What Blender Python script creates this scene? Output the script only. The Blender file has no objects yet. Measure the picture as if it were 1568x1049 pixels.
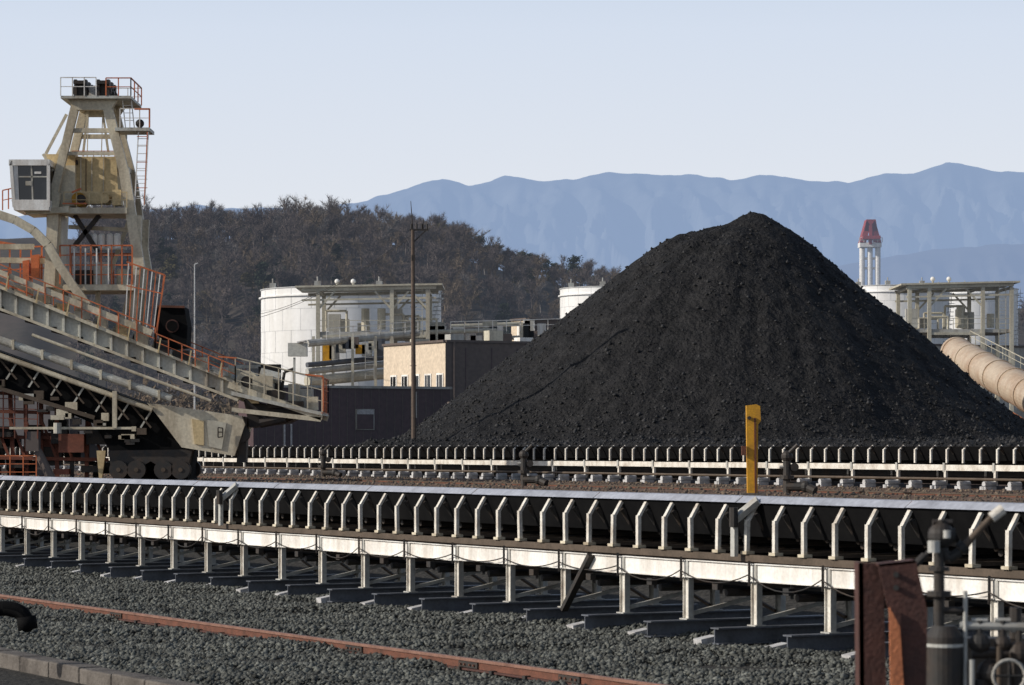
import bpy, math, random
import numpy as np
from mathutils import Vector, Matrix, noise
random.seed(7); np.random.seed(7)
V=Vector
F=4500.0; EYE=4.0
TH=math.atan(2451/F); SN=math.sin(TH); CS=math.cos(TH)
Nv=V((CS,SN,0)); Dv=V((-SN,CS,0)); Zv=V((0,0,1))
YARD=2.4
def W(px,py,Y): return V(((px-784)*Y/F, Y, EYE+(683-py)*Y/F))
def C(v,u,z): return Nv*v+Dv*u+Zv*z
def U(v,px):
    t=(px-784)/F
    return v*(CS-t*SN)/(SN+t*CS)
# ---------------------------------------------------------------- materials
MATS={}
def mat(name,col,rough=0.7,dirt=None,damt=0.5,scale=1.5,metal=0.0,bump=0.0,bscale=20,haze=0.0,hcol=(0.42,0.52,0.70),streak=False,fine=0.15,island=0.0,spec=0.3):
    m=bpy.data.materials.new(name); m.use_nodes=True
    nt=m.node_tree; n=nt.nodes; l=nt.links
    b=n['Principled BSDF']; b.inputs['Roughness'].default_value=rough; b.inputs['Metallic'].default_value=metal
    b.inputs['Specular IOR Level'].default_value=spec
    tc=n.new('ShaderNodeTexCoord'); mp=n.new('ShaderNodeMapping')
    l.new(tc.outputs['Object'],mp.inputs['Vector'])
    if streak: mp.inputs['Scale'].default_value=(1,1,0.18)
    nz=n.new('ShaderNodeTexNoise'); nz.inputs['Scale'].default_value=scale; nz.inputs['Detail'].default_value=8; nz.inputs['Roughness'].default_value=0.65
    l.new(mp.outputs[0],nz.inputs['Vector'])
    rp=n.new('ShaderNodeValToRGB'); rp.color_ramp.elements[0].position=0.42; rp.color_ramp.elements[1].position=0.68
    l.new(nz.outputs['Fac'],rp.inputs[0])
    ml=n.new('ShaderNodeMath'); ml.operation='MULTIPLY'; ml.inputs[1].default_value=damt
    l.new(rp.outputs[0],ml.inputs[0])
    mx=n.new('ShaderNodeMixRGB'); mx.inputs[1].default_value=(*col,1)
    if dirt is None: dirt=tuple(c*0.45 for c in col)
    mx.inputs[2].default_value=(*dirt,1); l.new(ml.outputs[0],mx.inputs[0])
    out=mx.outputs[0]
    if fine>0:
        n2=n.new('ShaderNodeTexNoise'); n2.inputs['Scale'].default_value=scale*9; n2.inputs['Detail'].default_value=4
        l.new(tc.outputs['Object'],n2.inputs['Vector'])
        mr=n.new('ShaderNodeMapRange'); mr.inputs[1].default_value=0.3; mr.inputs[2].default_value=0.7
        mr.inputs[3].default_value=1-fine; mr.inputs[4].default_value=1+fine; l.new(n2.outputs['Fac'],mr.inputs[0])
        vm=n.new('ShaderNodeVectorMath'); vm.operation='SCALE'; l.new(out,vm.inputs[0]); l.new(mr.outputs[0],vm.inputs['Scale'])
        out=vm.outputs[0]
    if island>0:
        g=n.new('ShaderNodeNewGeometry'); mr=n.new('ShaderNodeMapRange'); mr.inputs[3].default_value=1-island; mr.inputs[4].default_value=1+island
        l.new(g.outputs['Random Per Island'],mr.inputs[0])
        vm=n.new('ShaderNodeVectorMath'); vm.operation='SCALE'; l.new(out,vm.inputs[0]); l.new(mr.outputs[0],vm.inputs['Scale']); out=vm.outputs[0]
    l.new(out,b.inputs['Base Color'])
    if bump>0:
        n3=n.new('ShaderNodeTexNoise'); n3.inputs['Scale'].default_value=bscale; n3.inputs['Detail'].default_value=6
        l.new(tc.outputs['Object'],n3.inputs['Vector'])
        bp=n.new('ShaderNodeBump'); bp.inputs['Strength'].default_value=bump; bp.inputs['Distance'].default_value=1.0/bscale
        l.new(n3.outputs['Fac'],bp.inputs['Height']); l.new(bp.outputs[0],b.inputs['Normal'])
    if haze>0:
        e=n.new('ShaderNodeEmission'); e.inputs[0].default_value=(*hcol,1); e.inputs[1].default_value=1.0  # aerial haze painted in as a flat glow mixed over the surface
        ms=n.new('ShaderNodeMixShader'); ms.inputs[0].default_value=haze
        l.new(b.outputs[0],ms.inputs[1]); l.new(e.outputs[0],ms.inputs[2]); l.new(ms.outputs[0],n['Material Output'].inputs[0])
    MATS[name]=m; return m
RUST=(0.12,0.05,0.025)
mat('white_paint',(0.80,0.79,0.75),0.5,(0.36,0.28,0.20),0.55,1.6,streak=True,fine=0.1)
mat('cream_paint',(0.60,0.54,0.41),0.5,(0.2,0.14,0.08),0.65,1.0,streak=True)
mat('cream_post',(0.70,0.67,0.60),0.5,(0.25,0.18,0.12),0.6,2.5)
mat('grey_paint',(0.44,0.44,0.41),0.5,(0.17,0.13,0.09),0.6,1.2,streak=True)
mat('boom_grey',(0.50,0.50,0.45),0.5,(0.22,0.16,0.10),0.65,0.9,streak=True)
mat('tan_paint',(0.60,0.47,0.26),0.55,(0.3,0.2,0.1),0.5,1.0)
mat('yellow_paint',(0.62,0.32,0.025),0.5,(0.25,0.12,0.03),0.6,2.5)
mat('orange_paint',(0.58,0.165,0.065),0.5,RUST,0.55,2)
mat('red_brown',(0.20,0.07,0.045),0.7,(0.05,0.03,0.02),0.6,1)
mat('steel_blue',(0.11,0.12,0.14),0.5,(0.05,0.05,0.05),0.6,1.5)
mat('dark_steel',(0.030,0.029,0.028),0.6,(0.08,0.05,0.03),0.5,2)
mat('brown_steel',(0.10,0.075,0.055),0.7,(0.04,0.03,0.02),0.6,2)
mat('black_rubber',(0.005,0.005,0.0055),0.85,(0.012,0.012,0.012),0.5,2,spec=0.08)
mat('belt_edge',(0.36,0.38,0.43),0.5,(0.20,0.21,0.24),0.7,1.1)
mat('glass_dark',(0.01,0.012,0.015),0.1,None,0.2,1,spec=0.6)
mat('concrete',(0.135,0.12,0.105),0.85,(0.05,0.042,0.036),0.9,1.3,bump=0.5,bscale=18)
mat('concrete_pale',(0.50,0.50,0.50),0.85,(0.2,0.18,0.16),0.6,4)
mat('rust',(0.15,0.06,0.038),0.75,(0.06,0.03,0.02),0.7,4,bump=0.3,bscale=30)
mat('rust_dark',(0.085,0.038,0.030),0.7,(0.035,0.022,0.02),0.7,5,bump=0.3,bscale=30)
mat('rust_and_lit_edge',(0.50,0.18,0.08),0.7,(0.25,0.09,0.05),0.6,5,bump=0.3,bscale=30)
mat('rail_top',(0.24,0.13,0.095),0.5,(0.11,0.055,0.04),0.7,3)
mat('stone',(0.100,0.104,0.093),0.85,(0.045,0.047,0.043),0.7,0.5,island=0.7,fine=0.2)
mat('lump_coal',(0.026,0.026,0.027),0.75,None,0.3,1,island=0.7,spec=.25)
mat('tank_white',(0.78,0.78,0.77),0.5,(0.52,0.50,0.45),0.6,0.25,streak=True,haze=0.03,fine=0.04)
mat('tank_line',(0.50,0.50,0.49),0.6,haze=0.05)
mat('cream_far',(0.50,0.47,0.37),0.55,(0.26,0.21,0.15),0.6,0.6,streak=True,haze=0.02)
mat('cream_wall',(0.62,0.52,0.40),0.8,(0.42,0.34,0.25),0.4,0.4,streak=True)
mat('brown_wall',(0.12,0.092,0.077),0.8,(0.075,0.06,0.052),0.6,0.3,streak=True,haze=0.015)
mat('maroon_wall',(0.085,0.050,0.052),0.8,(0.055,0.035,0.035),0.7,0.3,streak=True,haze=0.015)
mat('pipe_beige',(0.47,0.385,0.29),0.5,(0.32,0.2,0.12),0.7,0.5)
mat('pole_wood',(0.12,0.09,0.07),0.85,(0.06,0.045,0.04),0.6,3)
mat('red_far',(0.30,0.045,0.045),0.7,haze=0.2,hcol=(.3,.36,.5))
mat('white_far',(0.72,0.71,0.69),0.7,haze=0.12)
HZ=(.32,.38,.50)
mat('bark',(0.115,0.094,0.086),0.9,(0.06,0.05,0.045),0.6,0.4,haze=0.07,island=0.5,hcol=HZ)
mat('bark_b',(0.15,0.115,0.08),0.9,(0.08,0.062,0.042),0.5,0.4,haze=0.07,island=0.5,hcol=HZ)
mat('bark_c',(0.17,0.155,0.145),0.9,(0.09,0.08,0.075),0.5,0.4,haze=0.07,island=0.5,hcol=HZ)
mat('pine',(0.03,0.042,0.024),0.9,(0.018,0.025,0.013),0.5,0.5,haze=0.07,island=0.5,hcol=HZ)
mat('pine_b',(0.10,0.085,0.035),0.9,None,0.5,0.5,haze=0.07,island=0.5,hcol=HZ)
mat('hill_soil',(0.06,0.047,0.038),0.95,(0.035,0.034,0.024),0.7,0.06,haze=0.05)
mat('shrub',(0.13,0.095,0.065),0.95,(0.06,0.055,0.03),0.6,0.3,haze=0.02,island=0.5)
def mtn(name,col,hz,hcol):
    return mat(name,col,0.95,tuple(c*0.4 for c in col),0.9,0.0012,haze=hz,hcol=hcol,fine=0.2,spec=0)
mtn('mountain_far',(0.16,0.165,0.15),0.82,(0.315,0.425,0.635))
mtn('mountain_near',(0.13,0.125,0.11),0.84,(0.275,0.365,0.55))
def coal():
    m=mat('coal',(0.010,0.010,0.0106),0.8,(0.027,0.0262,0.0265),0.9,1.1,bump=1.0,bscale=3.5,fine=0.5,spec=0.18)
    for n in m.node_tree.nodes:
        if n.type=='MAPPING': n.inputs['Scale'].default_value=(1,1,.4)
coal()
def ground_mat():
    m=bpy.data.materials.new('ground_mix'); m.use_nodes=True; nt=m.node_tree; n=nt.nodes; l=nt.links; b=n['Principled BSDF']
    b.inputs['Roughness'].default_value=0.95; b.inputs['Specular IOR Level'].default_value=0.15
    g=n.new('ShaderNodeNewGeometry')
    d=n.new('ShaderNodeVectorMath'); d.operation='DOT_PRODUCT'; l.new(g.outputs['Position'],d.inputs[0]); d.inputs[1].default_value=Nv
    nz=n.new('ShaderNodeTexNoise'); nz.inputs['Scale'].default_value=0.25; nz.inputs['Detail'].default_value=8; l.new(g.outputs['Position'],nz.inputs['Vector'])
    ad=n.new('ShaderNodeMath'); ad.operation='MULTIPLY_ADD'; ad.inputs[1].default_value=4; l.new(nz.outputs['Fac'],ad.inputs[0]); l.new(d.outputs['Value'],ad.inputs[2])
    mr=n.new('ShaderNodeMapRange'); mr.inputs[1].default_value=46; mr.inputs[2].default_value=50; l.new(ad.outputs[0],mr.inputs[0])
    nf=n.new('ShaderNodeTexNoise'); nf.inputs['Scale'].default_value=7; nf.inputs['Detail'].default_value=6; l.new(g.outputs['Position'],nf.inputs['Vector'])
    r1=n.new('ShaderNodeValToRGB'); e=r1.color_ramp.elements; e[0].color=(0.015,0.015,0.014,1); e[1].color=(0.075,0.07,0.062,1); e[0].position=.3; e[1].position=.75
    l.new(nf.outputs['Fac'],r1.inputs[0])
    r2=n.new('ShaderNodeValToRGB'); e=r2.color_ramp.elements; e[0].color=(0.06,0.038,0.028,1); e[1].color=(0.22,0.15,0.108,1); e[0].position=.32; e[1].position=.7
    a=n.new('ShaderNodeMixRGB'); a.inputs[0].default_value=.5; l.new(nz.outputs['Fac'],a.inputs[1]); l.new(nf.outputs['Fac'],a.inputs[2]); l.new(a.outputs[0],r2.inputs[0])
    mx=n.new('ShaderNodeMixRGB'); l.new(mr.outputs[0],mx.inputs[0]); l.new(r1.outputs[0],mx.inputs[1]); l.new(r2.outputs[0],mx.inputs[2])
    m2=n.new('ShaderNodeMapRange'); m2.inputs[1].default_value=72; m2.inputs[2].default_value=80; l.new(d.outputs['Value'],m2.inputs[0])
    mx2=n.new('ShaderNodeMixRGB'); l.new(m2.outputs[0],mx2.inputs[0]); l.new(mx.outputs[0],mx2.inputs[1]); mx2.inputs[2].default_value=(0.04,0.034,0.030,1)
    l.new(mx2.outputs[0],b.inputs['Base Color'])
    bp=n.new('ShaderNodeBump'); bp.inputs['Strength'].default_value=.7; bp.inputs['Distance'].default_value=.1; l.new(nf.outputs['Fac'],bp.inputs['Height']); l.new(bp.outputs[0],b.inputs['Normal'])
    MATS['ground_mix']=m
ground_mat()
# ---------------------------------------------------------------- mesh builder
COL=bpy.context.scene.collection
def empty(name,loc=(0,0,0)):
    e=bpy.data.objects.new(name,None); e.location=loc; e.empty_display_size=0.5; COL.objects.link(e); return e
class MB:
    def __init__(s): s.v=[]; s.f=[]; s.m=[]; s.mats=[]
    def mi(s,m):
        if m not in s.mats: s.mats.append(m)
        return s.mats.index(m)
    def add(s,vs,fs,m):
        o=len(s.v); s.v.extend([tuple(q) for q in vs]); k=s.mi(m)
        for f in fs: s.f.append(tuple(i+o for i in f)); s.m.append(k)
    def bar(s,a,b,w,h,m,side=None):
        a=V(a); b=V(b); d=(b-a)
        if d.length<1e-6: return
        d.normalize()
        if side is None:
            side=d.cross(Zv)
            if side.length<0.05: side=V((1,0,0))
        side=V(side); side=(side-d*side.dot(d)).normalized(); up=side.cross(d).normalized()
        x=side*(w/2); y=up*(h/2)
        vs=[a-x-y,a+x-y,a+x+y,a-x+y,b-x-y,b+x-y,b+x+y,b-x+y]
        s.add(vs,[(0,3,2,1),(4,5,6,7),(0,1,5,4),(1,2,6,5),(2,3,7,6),(3,0,4,7)],m)
    def cyl(s,a,b,r,m,r2=None,n=8,caps=True):
        a=V(a); b=V(b); d=(b-a).normalized(); r2=r if r2 is None else r2
        x=d.cross(Zv)
        if x.length<0.05: x=V((1,0,0))
        x.normalize(); y=d.cross(x)
        vs=[];
        for i in range(n):
            t=2*math.pi*i/n; q=x*math.cos(t)+y*math.sin(t); vs+= [a+q*r,b+q*r2]
        fs=[(2*i,2*i+1,(2*i+3)%(2*n),(2*i+2)%(2*n)) for i in range(n)]
        if caps: fs+=[tuple(2*i for i in range(n)),tuple(2*i+1 for i in reversed(range(n)))]
        s.add(vs,fs,m)
    def box(s,c,sx,sy,sz,m,X=V((1,0,0)),Y=V((0,1,0))):
        c=V(c); s.bar(c-Y*sy/2,c+Y*sy/2,sx,sz,m,side=X)
    def poly(s,pts,ext,m):
        n=len(pts); ext=V(ext); vs=[V(p) for p in pts]+[V(p)+ext for p in pts]
        fs=[tuple(range(n)),tuple(range(2*n-1,n-1,-1))]+[(i,i+n,(i+1)%n+n,(i+1)%n) for i in range(n)]
        s.add(vs,fs,m)
    def path(s,pts,r,m,n=8):
        for a,b in zip(pts[:-1],pts[1:]): s.cyl(a,b,r,m,n=n)
    def ball(s,c,r,m,nu=10,nv=7,sc=(1,1,1)):
        c=V(c); vs=[];fs=[]
        for j in range(nv+1):
            p=math.pi*j/nv
            for i in range(nu):
                t=2*math.pi*i/nu; vs.append(c+V((r*sc[0]*math.sin(p)*math.cos(t),r*sc[1]*math.sin(p)*math.sin(t),r*sc[2]*math.cos(p))))
        for j in range(nv):
            for i in range(nu): fs.append((j*nu+i,j*nu+(i+1)%nu,(j+1)*nu+(i+1)%nu,(j+1)*nu+i))
        s.add(vs,fs,m)
    def rail(s,pts,h,sp,m,t=0.05,mids=1,lean=V((0,0,0))):
        up=Zv*h+lean
        for a,b in zip(pts[:-1],pts[1:]):
            a=V(a);b=V(b); n=max(1,round((b-a).length/sp))
            for i in range(n+1):
                p=a.lerp(b,i/n); s.bar(p,p+up,t,t,m)
            s.bar(a+up,b+up,t,t,m)
            for k in range(mids):
                q=up*((k+1)/(mids+1)); s.bar(a+q,b+q,t*.7,t*.7,m)
    def ladder(s,a,b,w,m,side=V((1,0,0)),t=0.06,sp=0.32):
        a=V(a);b=V(b); x=side*(w/2)
        s.bar(a-x,b-x,t,t,m); s.bar(a+x,b+x,t,t,m); n=int((b-a).length/sp)
        for i in range(1,n): p=a.lerp(b,i/n); s.bar(p-x,p+x,t*.6,t*.6,m)
    def build(s,name,parent=None,smooth=False):
        a=np.array(s.v,dtype=float); c=V((0,0,0)) if parent else V(a.mean(axis=0))
        if not parent: a=a-np.array(c)
        me=bpy.data.meshes.new(name); me.from_pydata(a.tolist(),[],s.f)
        for q in s.mats: me.materials.append(MATS[q])
        me.polygons.foreach_set('material_index',s.m)
        if smooth: me.polygons.foreach_set('use_smooth',[True]*len(s.f))
        me.update(); o=bpy.data.objects.new(name,me); COL.objects.link(o)
        if parent: o.parent=parent; o.matrix_parent_inverse=Matrix.Translation(-parent.location)
        else: o.location=c
        return o
def npmesh(name,verts,tris,matname,k=3,smooth=False):
    me=bpy.data.meshes.new(name); nv=len(verts); nf=len(tris)
    me.vertices.add(nv); me.vertices.foreach_set('co',verts.astype(np.float32).ravel())
    me.loops.add(nf*k); me.loops.foreach_set('vertex_index',tris.astype(np.int32).ravel())
    me.polygons.add(nf); me.polygons.foreach_set('loop_start',np.arange(0,nf*k,k,dtype=np.int32))
    me.polygons.foreach_set('loop_total',np.full(nf,k,dtype=np.int32))
    if smooth: me.polygons.foreach_set('use_smooth',np.ones(nf,dtype=bool))
    me.materials.append(MATS[matname]); me.update(calc_edges=True); me.validate()
    o=bpy.data.objects.new(name,me); COL.objects.link(o); return o
def grid_faces(nx,ny):
    i=np.arange(nx-1)[None,:]; j=np.arange(ny-1)[:,None]; a=j*nx+i
    return np.stack([a,a+1,a+nx+1,a+nx],-1).reshape(-1,4)
# ---------------------------------------------------------------- ground
vs=np.array([-8000,-500,-60,0,10,17,25,33,38,40,41,42,43,44,45,46,47,50,60,80,120,200,400,900,2500,9000,30000.])
zs=np.where(vs<40,0,np.where(vs>46,YARD,YARD*(1-np.cos(np.clip((vs-40)/6,0,1)*np.pi))/2))
us=np.array([-30000,-6000,-1000,-200,-50,0,20,40,60,80,100,130,170,220,300,500,1200,4000,12000,30000.])
vv,uu=np.meshgrid(vs,us,indexing='ij'); zz=np.repeat(zs[:,None],len(us),1)
P=np.stack([vv*CS-uu*SN, vv*SN+uu*CS, zz],-1).reshape(-1,3)
npmesh('ground',P,grid_faces(len(us),len(vs))[:,::-1],'ground_mix',4)
# ---------------------------------------------------------------- gravel (one mesh of stones)
TRI=np.array([[0,2,4],[2,1,4],[1,3,4],[3,0,4],[2,0,5],[1,2,5],[3,1,5],[0,3,5]])
OCT=np.array([[1,0,0],[-1,0,0],[0,1,0],[0,-1,0],[0,0,1],[0,0,-1]],float)
def stones(name,N,vr,ur,rr,mname,zfun=lambda v,u:0*v,grade=False):
    v=np.random.uniform(vr[0],vr[1],N)
    if grade: u=v*1.15+np.random.rand(N)*(v*1.95)
    else: u=np.random.uniform(ur[0],ur[1],N)
    r=rr[0]+(rr[1]-rr[0])*np.random.rand(N)**2.4
    c=np.stack([v*CS-u*SN, v*SN+u*CS, zfun(v,u)+r*0.35],-1)
    q=OCT[None]*(0.7+0.6*np.random.rand(N,6,1))+np.random.normal(0,0.22,(N,6,3))
    q[:,:,2]*=0.75
    a=np.random.rand(N)*6.283; ca,sa=np.cos(a)[:,None],np.sin(a)[:,None]
    x=q[...,0]*ca-q[...,1]*sa; y=q[...,0]*sa+q[...,1]*ca
    q=np.stack([x,y,q[...,2]],-1)*r[:,None,None]+c[:,None,:]
    return npmesh(name,q.reshape(-1,3),(TRI[None]+6*np.arange(N)[:,None,None]).reshape(-1,3),mname)
stones('gravel',230000,(17.9,34.5),None,(0.022,0.075),'stone',grade=True,
       zfun=lambda v,u:0.04+0.05*np.sin(v*1.3+u*.4)+0.04*np.sin(u*1.1)+.03*np.sin(u*2.7+v*2.1))
stones('dirt_stones',9000,(47,66),(40,200),(0.04,0.10),'shrub',zfun=lambda v,u:0*v+YARD)
# ---------------------------------------------------------------- rails and kerb
def rail_obj(name,v,z0,u0,u1,k=1.0,joints=(),top='rail_top'):
    m=MB(); a=lambda dv,u,z:C(v+dv,u,z0+z)
    m.bar(a(0,u0,.02*k),a(0,u1,.02*k),.15*k,.03*k,'rust_dark'); m.bar(a(0,u0,.09*k),a(0,u1,.09*k),.03*k,.11*k,'rust'); m.bar(a(0,u0,.165*k),a(0,u1,.165*k),.08*k,.045*k,top)
    for ju in joints:
        m.bar(a(-.035,ju-.35,.09*k),a(-.035,ju+.35,.09*k),.03,.09*k,'dark_steel')
        for q in (-.25,-.1,.1,.25): m.cyl(a(-.08,ju+q,.09*k),a(-.03,ju+q,.09*k),.02,'rust')
    u=u0
    while u<min(u1,130):
        m.bar(a(-.13,u,.03),a(.13,u,.03),.1,.06,'dark_steel',side=Dv); u+=1.2
    return m.build(name)
rail_obj('railway_rail',24.1,0.05,10,260,1.15,[U(24.1,p) for p in (180,545,720,875,1100)])
rail_obj('railway_rail',49.5,YARD-.06,30,400,.8,top='brown_steel')
rail_obj('railway_rail',57.5,YARD-.06,30,400,.8,top='brown_steel')
m=MB(); u=20.0
while u<90:
    l=1.5; h=.27+random.uniform(-.015,.015)
    m.bar(C(17.5,u+.02,h-.3),C(17.5,u+l-.02,h-.3),.45+random.uniform(-.02,.02),.6,'concrete'); u+=l
kerb=m.build('concrete_kerb')
bv=kerb.modifiers.new('b','BEVEL'); bv.width=.03; bv.segments=2
m=MB(); Y=50
kp=[W(-60,955,Y),W(-25,940,Y),W(0,932,Y),W(22,934,Y),W(36,942,Y),W(42,958,Y)]
pts=[]
for i in range(len(kp)-1):
    p0=kp[max(i-1,0)];p1=kp[i];p2=kp[i+1];p3=kp[min(i+2,len(kp)-1)]
    for k in range(8):
        t=k/8; pts.append(.5*((2*p1)+(p2-p0)*t+(2*p0-5*p1+4*p2-p3)*t*t+(3*p1-p0-3*p2+p3)*t**3))
for p in pts: m.ball(p,.13,'black_rubber',14,10)
m.cyl(W(40,944,Y),W(43,964,Y),.17,'black_rubber',n=16); m.build('rubber_hose',smooth=True)
# ---------------------------------------------------------------- near conveyor
def near_conveyor():
    v0=32.5; par=empty('belt_conveyor',C(v0,60,0)); L=2.58; ub=U(v0,782)
    fr=MB(); bm=MB(); sl=MB(); idl=MB(); belt=MB(); cab=MB()
    for k in range(-17,32):
        u=ub+k*L
        for dv in (0,2.3):
            mm='cream_post' if dv==0 else 'grey_paint'
            fr.bar(C(v0+dv,u,.4),C(v0+dv,u,1.25),.03,.20,mm,side=Nv)
            fr.bar(C(v0+dv,u-.1,.4),C(v0+dv,u-.1,1.25),.13,.018,'grey_paint',side=Nv)  # right flange greyer: the leg's shaded side put into the colour
            fr.bar(C(v0+dv,u+.1,.4),C(v0+dv,u+.1,1.25),.13,.018,mm,side=Nv)
            fr.bar(C(v0+dv,u,.39),C(v0+dv,u,.415),.26,.30,'grey_paint',side=Nv)
        fr.bar(C(v0+.05,u+.02,.50),C(v0+2.3,u+.02,.95),.08,.08,'grey_paint')
        fr.bar(C(v0+2.2,u+.05,.5),C(v0+2.2,u+L-.1,1.2),.06,.06,'brown_steel')
        fr.bar(C(v0+.05,u,1.2),C(v0+2.25,u,1.2),.1,.1,'brown_steel')
        j=random.uniform(-.018,.018)
        bm.bar(C(v0-.06,u-.1+.02,1.46+j),C(v0-.06,u+L-.13,1.46+j*.3),.05,.36,'white_paint')
        bm.bar(C(v0-.10,u-.1+.02,1.635+j),C(v0-.10,u+L-.13,1.635+j*.3),.08,.02,'white_paint')
        bm.bar(C(v0-.10,u-.1+.02,1.285+j),C(v0-.10,u+L-.13,1.285+j*.3),.08,.02,'white_paint')
        bm.bar(C(v0-.095,u-.16,1.46),C(v0-.095,u-.02,1.46),.03,.34,'grey_paint')
        bm.bar(C(v0+2.3,u,1.5),C(v0+2.3,u+L,1.5),.06,.42,'brown_steel')
        a,b=v0-1.0,v0+3.4
        sl.bar(C(a,u,.065),C(b,u,.065),.3,.03,'steel_blue'); sl.bar(C(a,u,.37),C(b,u,.37),.3,.03,'steel_blue'); sl.bar(C(a,u,.21),C(b,u,.21),.03,.28,'steel_blue')
        sl.bar(C(a-.05,u+.55,.06),C(a+.35,u+.55,.13),.30,.14,'concrete_pale')
        pr=None; sg=random.uniform(.12,.34)
        for i in range(9):
            t=i/8; q=C(v0-.2,u+t*L,1.50-sg*4*t*(1-t)-.08)
            if pr is not None: cab.cyl(pr,q,.014,'dark_steel',n=4)
            pr=q
        cab.bar(C(v0-.19,u-.02,1.2),C(v0-.19,u-.02,1.7),.05,.04,'dark_steel')
        q=.5
        cab.bar(C(v0-.02,u+q*L,1.28),C(v0-.02,u+q*L,.98),.06,.09,'dark_steel')
        cab.box(C(v0-.1,u+q*L,1.13),.14,.2,.14,'dark_steel',X=Nv,Y=Dv)
        cab.cyl(C(v0+.1,u+q*L,1.0),C(v0+2.2,u+q*L,1.0),.08,'dark_steel')
    u0,u1=ub-17*L,ub+32*L
    bm.bar(C(v0+.33,u0,1.72),C(v0+.33,u1,1.72),.10,.14,'brown_steel')
    bm.bar(C(v0+2.0,u0,1.9),C(v0+2.0,u1,1.9),.10,.5,'black_rubber')  # added black plate closing the see-through gap, its colour stands for belt shadow
    pitch=1.06; u=u0+.3
    while u<u1:
        tl=random.uniform(-.03,.03)
        for s,vb in ((1,v0+.30),(-1,v0+2.25)):
            w_=.10 if s>0 else .06; mm='cream_post' if s>0 else 'dark_steel'
            idl.bar(C(vb,u,1.80),C(vb,u+tl,2.50),.08,w_,mm,side=Nv)
            idl.bar(C(vb,u+tl,2.46),C(vb+.2*s,u+tl,2.78),w_,.06,mm,side=Dv)
            idl.bar(C(vb+.02*s,u-.11,1.83),C(vb+.02*s,u+.11,1.83),.2,.06,'cream_paint' if s>0 else mm)
        idl.bar(C(v0+.4,u,1.86),C(v0+2.25,u,1.86),.08,.08,'brown_steel')
        idl.cyl(C(v0+.55,u,2.62),C(v0+.9,u,2.12),.08,'dark_steel'); idl.cyl(C(v0+.95,u,2.06),C(v0+1.6,u,2.06),.08,'dark_steel'); idl.cyl(C(v0+1.65,u,2.12),C(v0+2.0,u,2.62),.08,'dark_steel')
        u+=pitch*(1+random.uniform(-.03,.03))
    pr=[(v0+.50,2.84),(v0+.75,2.17),(v0+1.75,2.17),(v0+2.05,2.84)]
    vsx=[]
    for uq in (u0,u1):
        for a,z in pr: vsx.append(C(a,uq,z))
        for a,z in pr: vsx.append(C(a,uq,z-.03))
    belt.add(vsx,[(0,1,9,8),(1,2,10,9),(2,3,11,10),(4,12,13,5),(5,13,14,6),(6,14,15,7),(0,8,12,4),(3,7,15,11)],'black_rubber')
    belt.add([C(v0+.35,u0,1.09),C(v0+1.95,u0,1.09),C(v0+1.95,u1,1.09),C(v0+.35,u1,1.09)],[(0,1,2,3)],'black_rubber')
    belt.add([C(v0+.75,u0,2.55),C(v0+1.27,u0,2.78),C(v0+1.80,u0,2.55),C(v0+.75,u1,2.55),C(v0+1.27,u1,2.78),C(v0+1.80,u1,2.55)],[(0,1,4,3),(1,2,5,4)],'coal')
    u=u0
    while u<u1:
        j=random.uniform(-.01,.01)
        belt.add([C(v0+.42,u,2.84+j),C(v0+.42,u+5.8,2.84),C(v0+.60,u+5.8,2.97),C(v0+.60,u,2.97+j),C(v0+.8,u,2.98+j),C(v0+.8,u+5.8,2.98)],[(0,1,2,3),(3,2,5,4)],'belt_edge'); u+=5.83
    for px in (1118,333):
        uu=U(v0,px); idl.bar(C(v0+.1,uu,1.75),C(v0+.1,uu,2.55),.09,.15,'grey_paint',side=Nv); idl.bar(C(v0+.1,uu,2.5),C(v0+.45,uu-.35,2.9),.2,.12,'grey_paint',side=Dv)
        idl.cyl(C(v0+.02,uu-.1,2.35),C(v0+.02,uu-.1,2.75),.09,'dark_steel')
    fr.bar(C(v0-.16,U(v0,915),1.62),C(v0-.16,U(v0,873),.35),.16,.10,'dark_steel')
    fr.build('support_legs',par); bm.build('side_beams',par); sl.build('sleepers',par); idl.build('idler_frames',par); belt.build('belt',par); cab.build('cables_and_return_idlers',par)
near_conveyor()
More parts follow.
